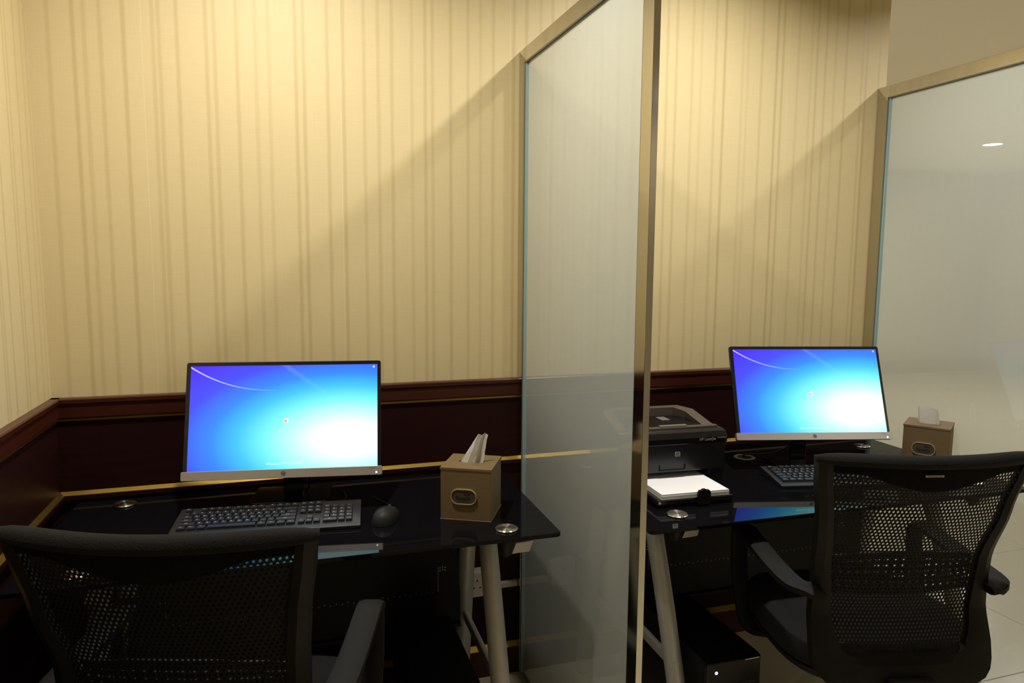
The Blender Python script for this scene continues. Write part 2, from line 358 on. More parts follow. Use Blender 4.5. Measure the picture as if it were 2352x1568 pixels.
def wainscot(wall, along, a0, a1, sgn, mx):
    # along: 'x' (on the back wall, facing -y) or 'y' (on the left wall, facing +x); profile points are (depth, z)
    def run(name, prof, mat, bev=0.0):
        bm = bm_new()
        if along == 'x': prism(bm, [(-d, z) for d, z in prof], a0, a1, 'x')
        else: prism(bm, [(XL + d, z) for d, z in prof], a0, a1, 'y')
        if bev: bevel(bm, bev, 2)
        return obj(name, bm, mat, wall)
    run('wainscot_panel', [(0,0),(0.010,0),(0.010,0.985),(0,0.985)], 'panel_'+mx)
    run('chair_rail', [(0,0.981),(0.018,0.981),(0.021,0.985),(0.021,1.020),(0.026,1.026),(0.026,1.036),(0.023,1.0393),(0,1.0393)], 'rail_'+mx)
    run('gold_strip', [(0.010,0.7612),(0.0205,0.7612),(0.022,0.7630),(0.010,0.7720)], 'gold')
    run('reflection_shield', [(0.010,0.742),(0.018,0.744),(0.0235,0.750),(0.0235,0.7610),(0.010,0.7610)], 'panel_'+mx)  # added bead that keeps the gold strip's reflection off the desk
    run('thin_gold_line', [(0.010,0.974),(0.0135,0.974),(0.0135,0.9805),(0.010,0.9805)], 'gold')
    run('gold_strip', [(0.010,0.096),(0.0225,0.096),(0.024,0.0985),(0.010,0.113)], 'gold')
    run('skirting', [(0,0),(0.020,0),(0.020,0.096),(0.010,0.096),(0.0,0.096)], 'rail_'+mx)
wb = struct('wall_back', bm_box(XL-0.13, XE, 0.0, 0.13, 0, CEIL), 'paper_x'); wainscot(wb, 'x', XL+0.001, XE, -1, 'x')
wl = struct('wall_left', bm_box(XL-0.13, XL, -4.6, 0.0, 0, CEIL), 'paper_y'); wainscot(wl, 'y', -4.6, -0.001, 1, 'y')

# ---------------------------------------------------------------- glass partitions
def partition(x0, label):
    t = thing('glass_partition', label, 'partition', (x0, 0, 0), group='frosted glass partitions between the booths')
    T = 0.016; YN = -0.878; ZT = 2.09; g0, g1 = 0.0035, 0.0125
    obj('wall_jamb', bm_box(0, T, -0.050, -0.0015, 0.0, ZT-0.043, bev=0.0008), 'steel', t)
    obj('top_rail', bm_box(0, T, YN, -0.0015, ZT-0.043, ZT, bev=0.0008), 'steel', t)
    obj('end_post', bm_box(0, T, YN, YN+0.046, 0.0, ZT-0.043, bev=0.0008), 'steel', t)
    obj('floor_channel', bm_box(0, T, YN+0.046, -0.050, 0.0, 0.020), 'steel', t)
    y0, y1, z0, z1 = YN+0.046, -0.050, 0.020, ZT-0.043
    g = obj('glass_panel', bm_box(g0, g1, y0+0.001, y1-0.001, z0+0.001, z1-0.001), 'glass', t)
    bm = bm_new(); xm = g1-0.0012
    bm.faces.new([bm.verts.new(p) for p in ((xm,y0+0.003,z0+0.003),(xm,y1-0.003,z0+0.003),(xm,y1-0.003,z1-0.003),(xm,y0+0.003,z1-0.003))])
    obj('frosted_film', bm, 'frost', g)
    bm = bm_new()   # rubber gasket lines round the pane
    for s in (0, 1):
        xa = (0.0008, g0)[0] if s == 0 else g1; xb = g0 if s == 0 else T-0.0008
        box(bm, xa, xb, y1-0.004, y1, z0, z1); box(bm, xa, xb, y0, y0+0.003, z0, z1); box(bm, xa, xb, y0, y1, z1-0.004, z1)
    obj('gasket', bm, 'gasket', t)
    obj('pane_edge', bm_box(g0-0.0008, g1+0.0008, y1-0.010, y1-0.004, z0, z1-0.004), 'glass_edge', t)
    return t
partition(XP1, 'frosted glass partition in polished steel frame between the two desks')
partition(XP2, 'pale frosted glass partition in steel frame right of the second monitor')

# ---------------------------------------------------------------- recessed ceiling lights
LAB = ['recessed ceiling downlight above the left desk booth', 'recessed ceiling downlight above the right desk booth', 'recessed ceiling downlight just beyond the right glass partition',
       'distant hall downlight glinting through the right frosted glass', 'unseen downlight added to brighten the hall behind the right glass', 'unseen downlight added behind the papered wall to light the right glass', 'unseen downlight added behind the camera for the reflection in the steel post']
for (x, y, wt, col, dia, spread), lab in zip(LIGHTS, LAB):
    t = thing('ceiling_downlight', lab, 'downlight', (x, y, CEIL), group='recessed ceiling downlights')
    r = dia/2; bm = bm_new()
    lathe(bm, [(r+0.004, -0.001), (r+0.022, -0.001), (r+0.020, -0.006), (r+0.006, -0.008), (r+0.004, -0.001)], n=28, cap=False); obj('trim_ring', bm, 'lampring', t, True)
    bm = bm_new(); lathe(bm, [(r+0.003, -0.001), (r+0.003, -0.003)], n=28); obj('diffuser', bm, 'lamp', t)
    ld = bpy.data.lights.new('downlight_lamp', 'AREA'); ld.shape = 'DISK'; ld.size = dia; ld.energy = wt; ld.color = col; ld.spread = R(spread)
    lo = bpy.data.objects.new('downlight_lamp', ld); COL.objects.link(lo); lo.location = (0, 0, -0.010); lo.parent = t

# ================================================================ DESKS
DZ = 0.745
def desk(loc, rz, W, D, hx, label):
    t = thing('glass_desk', label, 'desk', (loc[0], loc[1], 0), rz, 'black glass computer desks')
    bm = bm_new(); prism(bm, rrect(W, D, 0.012, 3), DZ-0.011, DZ); bevel(bm, 0.0015, 1, 60); top = obj('glass_top', bm, 'deskglass', t)
    hy = 0.232
    for sx in (-1, 1):
        xl = sx*(hx-0.010)
        for sy in (-1, 1):
            bm = bm_new(); lathe(bm, [(0.027, DZ+0.0005), (0.0295, DZ+0.0015), (0.0295, DZ+0.0035), (0.027, DZ+0.005), (0.010, DZ+0.0056)], (0, 0, 0), 32)
            d = obj('standoff_disc', bm, 'disc', t, False, (sx*hx, sy*hy, 0))
            bm = bm_new(); lathe(bm, [(0.026, DZ-0.0115), (0.026, DZ-0.034), (0.016, DZ-0.062), (0.005, DZ-0.072)], n=20); obj('rubber_cup', bm, 'black', t, True, (sx*hx, sy*hy, 0))
            # flat silver bracket plate beside the cup
            bm = bm_new(); prism(bm, [(0.012, DZ-0.036), (0.072, DZ-0.033), (0.062, DZ-0.064), (0.002, DZ-0.066)], -0.006, 0.006, 'y'); bevel(bm, 0.002, 1)
            obj('bracket_plate', bm, 'silver', t, False, (sx*hx, sy*hy, 0))
            bm = bm_new(); y0 = sy*0.02; sweep(bm, [(sx*hx, sy*hy, DZ-0.032), (xl, sy*0.16, DZ-0.034), (xl, sy*0.10, DZ-0.036)], [(-0.016,-0.009),(0.016,-0.009),(0.016,0.009),(-0.016,0.009)])
            obj('support_arm', bm, 'silver', t)
        # A-shaped pair of oval legs
        for sy, yt, yb in ((-1, -0.062, -0.330), (1, 0.125, 0.255)):
            bm = bm_new(); sweep(bm, smooth_path([(xl, yt, DZ-0.036), (xl, (yt*0.62+yb*0.38)+sy*0.006, DZ*0.60), (xl, yb, 0.012)], 5), circ(0.026, 16, 0.024), up=Vector((0, -sy, 0.3)))
            lg = obj('leg', bm, 'silver', t, True)
            bm = bm_new(); lathe(bm, [(0.020, 0.0), (0.022, 0.004), (0.020, 0.014)], (xl, yb, 0), 16); obj('foot', bm, 'black', lg)
        bm = bm_new(); box(bm, xl-0.012, xl+0.012, -0.13, 0.125, DZ-0.060, DZ-0.022); bevel(bm, 0.004, 2); obj('leg_head', bm, 'silver', t)
        bm = bm_new(); box(bm, xl-0.008, xl+0.008, -0.245, 0.200, 0.295, 0.325); bevel(bm, 0.004, 2); obj('cross_bar', bm, 'silver', t)
    # modesty panel with pale dots painting the glints at its perforations
    yp = 0.175
    bm = bm_new(); box(bm, -hx+0.03, hx-0.03, yp, yp+0.003, 0.29, 0.66); box(bm, -hx+0.03, hx-0.03, yp-0.012, yp+0.003, 0.655, 0.665); box(bm, -hx+0.03, hx-0.03, yp-0.012, yp+0.003, 0.285, 0.295)
    mp = obj('modesty_panel', bm, 'metalpanel', t)
    bm = bm_new()
    def dot(x, z): lathe(bm, [(0.0022, 0), (0.0016, 0.0008)], (0, 0, 0), 6); [setattr(v, 'co', Vector((x+v.co.x, yp-0.0003-v.co.z, z+v.co.y))) for v in bm.verts[-12:]]
    bm.verts.ensure_lookup_table()
    for i in range(46):
        bm.verts.ensure_lookup_table(); xx = -0.385+0.770*i/45; n0 = len(bm.verts)
        for zz in ((0.405,) if i % 2 else (0.401,)):
            c = [bm.verts.new((xx+0.0018*math.cos(a*PI/3), yp-0.0006, zz+0.0018*math.sin(a*PI/3))) for a in range(6)]; bm.faces.new(c)
    for s in (-1, 1):
        for i in range(11):
            c = [bm.verts.new((s*0.385+0.0018*math.cos(a*PI/3), yp-0.0006, 0.410+0.007*i+0.0018*math.sin(a*PI/3))) for a in range(6)]; bm.faces.new(c)
        for i in range(3):
            for j in range(2):
                c = [bm.verts.new((s*(0.385+0.006+0.008*i)+0.0024*math.cos(a*PI/3), yp-0.0006, 0.470+0.009*j+0.003*(i%2)+0.0024*math.sin(a*PI/3))) for a in range(6)]; bm.faces.new(c)
    pf = obj('perforation_glint_row', bm, 'glint_dot', mp); pf['kind'] = 'stuff'
    # cable grommet ring with a cap
    bm = bm_new(); lathe(bm, [(0.024, 0.0003), (0.036, 0.0003), (0.037, 0.002), (0.034, 0.0035), (0.026, 0.003), (0.024, 0.0003)], n=32, cap=False)
    gr = obj('cable_grommet', bm, 'printergrey', t, True, (0.0, 0.215, DZ))
    bm = bm_new(); pts = [(0.0255*math.cos(a), 0.0255*math.sin(a)) for a in [R(-50+28*i) for i in range(10)]]; prism(bm, pts, 0.0005, 0.002); obj('grommet_cap', bm, 'black', gr)
    return t
desk((0.046, -0.331), R(-1.0), 1.228, 0.582, 0.485, 'black glass desk with silver legs left of the glass partition')
desk((1.526, -0.385), R(-1.2), 1.290, 0.640, 0.520, 'black glass desk with silver legs carrying the printer, right booth')

# ================================================================ MONITORS
def monitor(px, py, z0, yaw, tilt, base_off, label, cable_to):
    t = thing('computer_monitor', label, 'monitor', (px, py, DZ), yaw, 'lit computer monitors')
    W, WB, H, BAR = 0.5185, 0.5247, 0.3173, 0.0244
    TM = Matrix.Translation((0, 0, z0-DZ)) @ Matrix.Rotation(-tilt, 4, 'X')
    def tb(bm): bm.transform(TM); return bm
    bm = bm_new(); prism(bm, [(p[0], p[1]+BAR/2+H/2) for p in rrect(W, H-BAR, 0.006, 3)], 0.0, 0.011, 'y'); bevel(bm, 0.001, 1, 60)
    obj('bezel', tb(bm), 'monblack', t)
    bm = bm_new(); prism(bm, [(p[0], p[1]+H*0.5) for p in rrect(W*0.72, H*0.62, 0.03, 4)], 0.011, 0.034, 'y'); bevel(bm, 0.010, 2, 60); obj('back_shell', tb(bm), 'monblack', t)
    bm = bm_new(); prism(bm, [(p[0], p[1]+BAR/2) for p in rrect(WB, BAR, 0.004, 3)], -0.0035, 0.011, 'y'); bevel(bm, 0.0008, 1, 60); bar = obj('chin_bar', tb(bm), 'alu', t)
    bm = bm_new()
    rg = 12   # round maker's badge with letters
    a = [bm.verts.new((0.0062*math.cos(2*PI*i/20), -0.0040, BAR/2+0.0062*math.sin(2*PI*i/20))) for i in range(20)]; b2 = [bm.verts.new((0.0053*math.cos(2*PI*i/20), -0.0040, BAR/2+0.0053*math.sin(2*PI*i/20))) for i in range(20)]
    for i in range(20): bm.faces.new((a[i], a[(i+1)%20], b2[(i+1)%20], b2[i]))
    add_text(bm, 'hp', 0.0105, Matrix.Translation((0, -0.0040, BAR/2+0.0006)) @ UPRIGHT, shear=0.3, bold=0.0002)
    obj('badge', tb(bm), 'logo', bar)
    bm = bm_new(); add_text(bm, 'HP 22xw', 0.0042, Matrix.Translation((WB/2-0.028, -0.0038, BAR*0.80)) @ UPRIGHT); obj('model_text', tb(bm), 'logo', bar)
    bm = bm_new(); lathe(bm, [(0.0024, 0), (0.0018, 0.0008)], n=12); bm.transform(Matrix.Translation((WB/2-0.0155, -0.0035, BAR*0.30)) @ Matrix.Rotation(PI/2, 4, 'X')); obj('power_light', tb(bm), 'led', bar)
    # glowing panel
    bm = bm_new(); x0, x1, za, zb = -W/2+0.0115, W/2-0.0095, BAR, H-0.0105
    v = [bm.verts.new(p) for p in ((x0,-0.0006,za),(x1,-0.0006,za),(x1,-0.0006,zb),(x0,-0.0006,zb))]; f = bm.faces.new(v); uvl = bm.loops.layers.uv.new('UVMap')
    for lp, q in zip(f.loops, ((0,0),(1,0),(1,1),(0,1))): lp[uvl].uv = q
    sc = obj('screen', tb(bm), 'screen', t)
    def P(u, v): return x0+(x1-x0)*u, za+(zb-za)*v
    def flat(name, u, v, ww, hh, mat, d=-0.0009, r=None):
        cx, cz = P(u, v); bm = bm_new(); pts = rrect(ww, hh, r or min(ww, hh)*0.25, 2); bm.faces.new([bm.verts.new((cx+p[0], d, cz+p[1])) for p in pts]); return obj(name, tb(bm), mat, sc)
    flat('user_tile', 0.507, 0.462, 0.0115, 0.0115, 'iconwhite'); flat('user_picture', 0.505, 0.456, 0.0072, 0.0062, 'iconred', -0.0011)
    flat('corner_icon', 0.980, 0.975, 0.0055, 0.0055, 'iconblue'); flat('power_icon', 0.975, 0.045, 0.0050, 0.0030, 'icongrey')
    bm = bm_new(); cx, cz = P(0.505, 0.370); add_text(bm, 'Guest', 0.0065, Matrix.Translation((cx, -0.0009, cz)) @ UPRIGHT); obj('user_name', tb(bm), 'icongrey', sc)
    bm = bm_new(); cx, cz = P(0.500, 0.052); add_text(bm, 'Windows 7 Professional', 0.0095, Matrix.Translation((cx, -0.0009, cz)) @ UPRIGHT); obj('system_text', tb(bm), 'iconpale', sc)
    # stand
    bm = bm_new(); prism(bm, [(p[0], p[1]+base_off) for p in rrect(0.215, 0.150, 0.012, 3)], 0.0, 0.008); bevel(bm, 0.002, 2, 60); obj('stand_base', bm, 'blackgloss', t)
    c = TM @ Vector((0, 0.030, H*0.45))
    bm = bm_new(); sweep(bm, smooth_path([(0, base_off+0.030, 0.006), (0, base_off+0.034, 0.06), (0, (base_off+0.034+c.y)/2, c.z*0.75), (0, c.y, c.z)], 4), [(-0.028,-0.007),(0.028,-0.007),(0.028,0.007),(-0.028,0.007)], up=Vector((0,-1,0.2))); bevel(bm, 0.002, 1, 60); obj('stand_neck', bm, 'blackgloss', t)
    bm = bm_new(); c2 = TM @ Vector((0.06, 0.030, 0.10)); q = Matrix.Rotation(-yaw, 4, 'Z') @ (Vector((*cable_to, 0)) - Vector((px, py, 0)))
    sweep(bm, smooth_path([c2, c2+Vector((0.0, 0.045, -0.05)), ((c2.x+q.x)/2, (c2.y+0.05+q.y)/2, 0.030), (q.x, q.y, 0.012), (q.x, q.y+0.002, 0.0035)], 6), circ(0.003, 8)); obj('power_cable', bm, 'black', t, True)
    return t
monitor(-0.013, -0.281, 0.841, R(-9.6), R(16.5), 0.135, 'lit monitor standing by itself on the left desk beside a tissue box', (0.050, -0.125))
monitor(1.654, -0.368, 0.848, R(-14.6), R(20.7), 0.085, 'lit monitor on the right desk next to the black printer', (1.535, -0.170))

# ================================================================ KEYBOARDS
KEYROWS = None
def keyboard(px, py, yaw, label):
    t = thing('computer_keyboard', label, 'keyboard', (px, py, DZ), yaw, 'black computer keyboards')
    W, D = 0.462, 0.158
    prof = [(-D/2, 0.0), (D/2, 0.0), (D/2, 0.024), (D/2-0.012, 0.025), (-D/2+0.010, 0.0115), (-D/2, 0.009)]
    bm = bm_new(); prism(bm, prof, -W/2, W/2, 'x'); bevel(bm, 0.0018, 2, 50); obj('case', bm, 'key', t)
    sl = math.atan2(0.0135, D-0.022)
    def surf(y): return 0.0115 + (y + D/2 - 0.010)*math.tan(sl)
    U = 0.0190; x0 = -W/2+0.014; ytop = D/2-0.026
    rows = [(0.000, [('Esc',1),(None,1),('F1',1),('F2',1),('F3',1),('F4',1),(None,.5),('F5',1),('F6',1),('F7',1),('F8',1),(None,.5),('F9',1),('F10',1),('F11',1),('F12',1),(None,.25),('PrS',1),('ScL',1),('Pau',1)]),
            (0.0245, [(c,1) for c in '`1234567890-=']+[('<-',2),(None,.25),('Ins',1),('Hom',1),('PgU',1),(None,.25),('Num',1),('/',1),('*',1),('-',1)]),
            (0.0435, [('Tab',1.5)]+[(c,1) for c in 'QWERTYUIOP[]']+[('\\',1.5),(None,.25),('Del',1),('End',1),('PgD',1),(None,.25),('7',1),('8',1),('9',1),('+',1)]),
            (0.0625, [('Caps',1.75)]+[(c,1) for c in "ASDFGHJKL;'"]+[('Enter',2.25),(None,3.5),('4',1),('5',1),('6',1),('',1)]),
            (0.0815, [('Shift',2.25)]+[(c,1) for c in 'ZXCVBNM,./']+[('Shift',2.75),(None,1.25),('^',1),(None,1.25),('1',1),('2',1),('3',1),('Ent',1)]),
            (0.1005, [('Ctrl',1.25),('Win',1.25),('Alt',1.25),('',6.25),('Alt',1.25),('Win',1.25),('Fn',1.25),('Ctrl',1.25),(None,.25),('<',1),('v',1),('>',1),(None,.25),('0',2),('.',1),('',1)])]
    lg = bm_new(); cache = {}
    for dy, ks in rows:
        y = ytop - dy; x = x0
        for ch, wu in ks:
            if ch is not None:
                wkey = wu*U
                if wu not in cache:
                    bm = bm_new(); hw, hd = wkey/2-0.0009, U/2-0.0009
                    a = [bm.verts.new(p) for p in ((-hw,-hd,0),(hw,-hd,0),(hw,hd,0),(-hw,hd,0))]; b2 = [bm.verts.new(p) for p in ((-hw+0.002,-hd+0.0015,0.0062),(hw-0.002,-hd+0.0015,0.0062),(hw-0.002,hd-0.0028,0.0070),(-hw+0.002,hd-0.0028,0.0070))]
                    for i in range(4): bm.faces.new((a[i], a[(i+1)%4], b2[(i+1)%4], b2[i]))
                    bm.faces.new(b2); cache[wu] = mesh('key', bm, 'key')
                kx = x + wkey/2; z = surf(y)
                obj('key', cache[wu], None, t, loc=(kx, y, z), rot=(sl, 0, 0))
                if ch:
                    sz = 0.0066 if len(ch) == 1 else 0.0042
                    add_text(lg, ch, sz, Matrix.Translation((kx-0.0015, y+0.0012, z)) @ Matrix.Rotation(sl, 4, 'X') @ Matrix.Translation((0, 0, 0.0074)))
            x += wu*U
    o = obj('key_legends', lg, 'legend', t); o['kind'] = 'stuff'
    bm = bm_new(); sweep(bm, smooth_path([(0.02, D/2-0.002, 0.008), (0.045, D/2+0.012, 0.004), (0.13, D/2+0.018, 0.0032), (0.185, D/2+0.07, 0.0032), (0.175, D/2+0.15, 0.0032)], 5), circ(0.0022, 6)); obj('cable', bm, 'black', t, True)
    return t
keyboard(-0.048, -0.352, R(-6.5), 'black keyboard with white letters on the left desk behind the chair')
keyboard(1.668, -0.472, R(-12.5), 'black keyboard on the right desk half hidden behind the chair back')

# ================================================================ MOUSE
t = thing('computer_mouse', 'black computer mouse beside the keyboard on the left desk', 'mouse', (0.243, -0.415, DZ), R(-28))
def mouse_mesh(k0, k1):
    bm = bm_new(); rings = []; nu, nv = 18, 7
    for j in range(nv):
        a = (PI/2)*j/(nv-1); rr = math.cos(a); zz = 0.034*math.sin(a)
        ring = []
        for i in range(nu):
            th = 2*PI*i/nu; xx = 0.031*math.copysign(abs(math.cos(th))**0.85, math.cos(th)); yy = 0.056*math.copysign(abs(math.sin(th))**0.85, math.sin(th))
            s = max(rr, 0.02)**0.7; hgt = zz*(1.0 - 0.22*(yy*s/0.056)); ring.append(bm.verts.new((xx*s*(1-0.10*(yy/0.056)), yy*s, 0.001+hgt)))
        rings.append(ring)
    for a, b in zip(rings, rings[1:]):
        for i in range(nu): bm.faces.new((a[i], a[(i+1)%nu], b[(i+1)%nu], b[i]))
    bm.faces.new(rings[0][::-1]); bm.faces.new(rings[-1]); return bm
obj('shell', mouse_mesh(0, 1), 'charcoal', t, True)
bm = bm_new(); lathe(bm, [(0.0085, -0.003), (0.009, 0), (0.0085, 0.003)], n=16); bm.transform(Matrix.Translation((0, 0.030, 0.0235)) @ Matrix.Rotation(PI/2, 4, 'Y')); obj('scroll_wheel', bm, 'black', t, True)
bm = bm_new(); box(bm, -0.0004, 0.0004, 0.012, 0.052, 0.020, 0.0275); obj('button_seam', bm, 'black', t)
bm = bm_new(); sweep(bm, smooth_path([(0, 0.052, 0.008), (-0.004, 0.080, 0.003), (-0.05, 0.12, 0.003), (-0.10, 0.16, 0.003)], 5), circ(0.0018, 6)); obj('cable', bm, 'black', t, True)

# ================================================================ TISSUE BOXES
def tissue_box(px, py, yaw, label):
    t = thing('tissue_box', label, 'tissue box', (px, py, DZ), yaw, 'brown tissue box covers')
    A, H = 0.136, 0.142; h = A/2
    obj('body', bm_box(-h, h, -h, h, 0.003, H-0.006, bev=0.002), 'kraft', t)
    obj('base_plate', bm_box(-h-0.001, h+0.001, -h-0.001, h+0.001, 0.0, 0.004, bev=0.001), 'kraft', t)
    # lid with an oval opening
    bm = bm_new(); n = 24; out = []; inn = []
    for i in range(n):
        a = 2*PI*i/n; c, s = math.cos(a), math.sin(a); k = (h+0.0012)/max(abs(c), abs(s)); out.append((k*c, k*s)); inn.append((0.036*c, 0.014*s))
    V = lambda p, z: bm.verts.new((p[0], p[1], z))
    o0 = [V(p, H-0.006) for p in out]; o1 = [V(p, H) for p in out]; i0 = [V(p, H-0.006) for p in inn]; i1 = [V(p, H) for p in inn]
    for i in range(n):
        j = (i+1) % n
        for q in ((o0[i],o0[j],o1[j],o1[i]), (i0[j],i0[i],i1[i],i1[j]), (o1[i],o1[j],i1[j],i1[i]), (o0[j],o0[i],i0[i],i0[j])): bm.faces.new(q)
    obj('lid', bm, 'kraft', t)
    # oval plaque with a raised rim, lettering and leaf mark
    cx, cz = -0.005, 0.066
    bm = bm_new(); prism(bm, [(cx+p[0], cz+p[1]) for p in rrect(0.066, 0.038, 0.0185, 6)], -h-0.0025, -h+0.001, 'y'); pq = obj('plaque', bm, 'plaque', t)
    bm = bm_new(); a = rrect(0.070, 0.042, 0.0205, 6); b2 = rrect(0.065, 0.037, 0.018, 6); k = len(a)
    for y0, y1 in ((-h-0.0042, -h+0.0005),):
        va = [bm.verts.new((cx+p[0], y0, cz+p[1])) for p in a]; vb = [bm.verts.new((cx+p[0], y0, cz+p[1])) for p in b2]; vc = [bm.verts.new((cx+p[0], y1, cz+p[1])) for p in a]; vd = [bm.verts.new((cx+p[0], y1, cz+p[1])) for p in b2]
        for i in range(k):
            j = (i+1) % k
            for q in ((va[i],va[j],vb[j],vb[i]), (va[j],va[i],vc[i],vc[j]), (vb[i],vb[j],vd[j],vd[i])): bm.faces.new(q)
    obj('rim', bm, 'plaque_rim', pq)
    bm = bm_new(); add_text(bm, 'Cassells', 0.0125, Matrix.Translation((cx-0.001, -h-0.0029, cz-0.0035)) @ UPRIGHT, bold=0.0002)
    add_text(bm, 'AL BARSHA', 0.0055, Matrix.Translation((cx-0.001, -h-0.0029, cz-0.0115)) @ UPRIGHT); obj('lettering', bm, 'ink', pq)
    bm = bm_new()
    for ang, ln in ((0, 0.0115), (52, 0.0110), (-52, 0.0110)):
        mt = Matrix.Translation((cx+0.009, -h-0.0030, cz+0.0035)) @ Matrix.Rotation(R(ang), 4, 'Y')
        bm.faces.new([bm.verts.new(mt @ Vector((xx, 0, zz))) for xx, zz in ((0,0.0012),(0.0019,ln*0.55),(0.0008,ln*0.9),(0,ln),(-0.0008,ln*0.9),(-0.0019,ln*0.55))])
    obj('leaf_mark', bm, 'ink', pq)
    return t
tissue_box(0.473, -0.425, R(-27.9), 'brown tissue box cover on the left desk beside the monitor')
tissue_box(2.088, -0.413, R(-54.2), 'brown tissue box cover on the right desk, half behind the chair')

def tissue(loc, rz, pts_bot, pts_top, fold, label, seed):
    # a folded paper sheet: lower and upper outlines lofted with a pleat
    rnd = random.Random(seed); nu, nv = 17, 8; bm = bm_new(); grid = []
    def lerp_poly(P, u):
        s = u*(len(P)-1); i = min(int(s), len(P)-2); f = s-i; return Vector(P[i]).lerp(Vector(P[i+1]), f)
    for j in range(nv):
        v = j/(nv-1); row = []
        for i in range(nu):
            u = i/(nu-1); a, b = lerp_poly(pts_bot, u), lerp_poly(pts_top, u); p = a.lerp(b, v)
            bul = math.sin(PI*v); p.y += fold*math.sin(u*PI*2.5+seed)*(0.35+bul*0.6) + rnd.uniform(-0.0011, 0.0011); p.x += rnd.uniform(-0.0008, 0.0008)
            row.append(bm.verts.new(p))
        grid.append(row)
    for j in range(nv-1):
        for i in range(nu-1): bm.faces.new((grid[j][i], grid[j][i+1], grid[j+1][i+1], grid[j+1][i]))
    bmesh.ops.solidify(bm, geom=bm.faces[:], thickness=0.0008)
    o = obj('tissue_sheet', bm, 'tissue', None, True, loc, (0, 0, rz)); tag(o, label, 'tissue', 'tissues pulled from the boxes'); return o
tissue((0.473, -0.428, DZ+0.142), R(-18), [(-0.033,0.000,-0.006),(-0.014,-0.009,-0.008),(0.006,-0.006,-0.007),(0.014,0.004,-0.006),(0.030,-0.002,-0.006)],
       [(0.010,0.002,0.066),(0.018,-0.003,0.078),(0.027,0.001,0.073),(0.035,0.002,0.080),(0.043,0.000,0.074)], 0.0014, 'white tissue leaning up out of the left desk tissue box', 1)
tissue((2.088, -0.413, DZ+0.142), R(-50), [(-0.032,0.004,-0.006),(-0.027,-0.006,-0.008),(-0.004,-0.012,-0.008),(0.022,-0.008,-0.008),(0.032,0.003,-0.006)],
       [(-0.036,0.006,0.048),(-0.031,0.000,0.058),(-0.010,-0.001,0.055),(0.012,0.001,0.052),(0.024,0.006,0.045)], 0.0018, 'rounded white tissue standing in the right desk tissue box', 2)

# ================================================================ PRINTER
t = thing('laser_printer', 'black laser printer with taupe top on the right desk', 'printer', (1.104, -0.300, DZ), R(-3))
PW, PH = 0.349, 0.192; pw = PW/2; yf, yb = -0.115, 0.125
bm = bm_new(); prism(bm, [(yf, 0.052), (yf-0.004, 0.150), (yf+0.018, 0.168), (yb-0.02, 0.168), (yb, 0.150), (yb, 0.0), (yf+0.060, 0.0), (yf+0.055, 0.050)], -pw, pw, 'x'); bevel(bm, 0.004, 2, 50); obj('body', bm, 'printer', t)
for s in (-1, 1):    # cheeks on both sides of the paper mouth
    bm = bm_new(); prism(bm, [(yf+0.006, 0.0), (yf+0.002, 0.06), (yf+0.062, 0.06), (yf+0.062, 0.0)], s*(pw-0.002), s*0.122, 'x'); bevel(bm, 0.003, 2, 50); obj('side_cheek', bm, 'printer', t)
# front lip band with lettering
bm = bm_new(); prism(bm, [(yf-0.006, 0.130), (yf-0.008, 0.148), (yf+0.004, 0.162), (yf+0.016, 0.166), (yf+0.012, 0.130)], -pw-0.002, pw+0.002, 'x'); bevel(bm, 0.003, 2, 50); lip = obj('front_lip', bm, 'blackgloss', t)
# raised taupe rim of the output tray, rising to the rear
def rim_pt(s, y): return (s, y)
bm = bm_new()
prof_o = [(-0.165, -0.080), (-0.160, 0.060), (-0.130, 0.112), (0.130, 0.112), (0.160, 0.060), (0.165, -0.080)]
prof_i = [(-0.128, -0.074), (-0.124, 0.050), (-0.102, 0.090), (0.102, 0.090), (0.124, 0.050), (0.128, -0.074)]
zr = lambda y: 0.166 + 0.030*max(0.0, min(1.0, (y+0.080)/0.16))
vo0 = [bm.verts.new((x, y, 0.160)) for x, y in prof_o]; vo1 = [bm.verts.new((x*0.985, y, zr(y))) for x, y in prof_o]
vi1 = [bm.verts.new((x, y, zr(y)-0.002)) for x, y in prof_i]; vi0 = [bm.verts.new((x, y, 0.160)) for x, y in prof_i]
for i in range(5):
    for a, b2 in ((vo0, vo1), (vo1, vi1), (vi1, vi0)): bm.faces.new((a[i], a[i+1], b2[i+1], b2[i]))
for k in (0, 5): bm.faces.new((vo0[k], vo1[k], vi1[k], vi0[k]))
obj('tray_rim', bm, 'printertop', t)
bm = bm_new(); box(bm, -0.124, 0.124, -0.070, 0.088, 0.160, 0.1695); obj('output_recess', bm, 'blackgloss', t)
obj('front_ledge', bm_box(-0.128, 0.160, -0.092, -0.074, 0.166, 0.1745, bev=0.002), 'printertop', t)
obj('paper_stop', bm_box(-0.030, 0.060, -0.087, -0.071, 0.1745, 0.1780, bev=0.001), 'printergrey', t)
obj('tray_lever', bm_box(0.028, 0.058, 0.020, 0.066, 0.1695, 0.1715, bev=0.001), 'printergrey', t)
bm = bm_new(); add_text(bm, 'HP LaserJet', 0.0115, Matrix.Translation((0.108, yf-0.0090, 0.143)) @ UPRIGHT, bold=0.0003); obj('model_lettering', bm, 'chrome', lip)
obj('trim_line', bm_box(0.142, 0.172, yf-0.0090, yf-0.0070, 0.1440, 0.1466), 'printergrey', lip)
bm = bm_new(); prism(bm, [(p[0]+0.012, p[1]+0.104) for p in rrect(0.017, 0.013, 0.001, 1)], yf-0.0052, yf-0.002, 'y'); bd = obj('badge', bm, 'chrome', t)
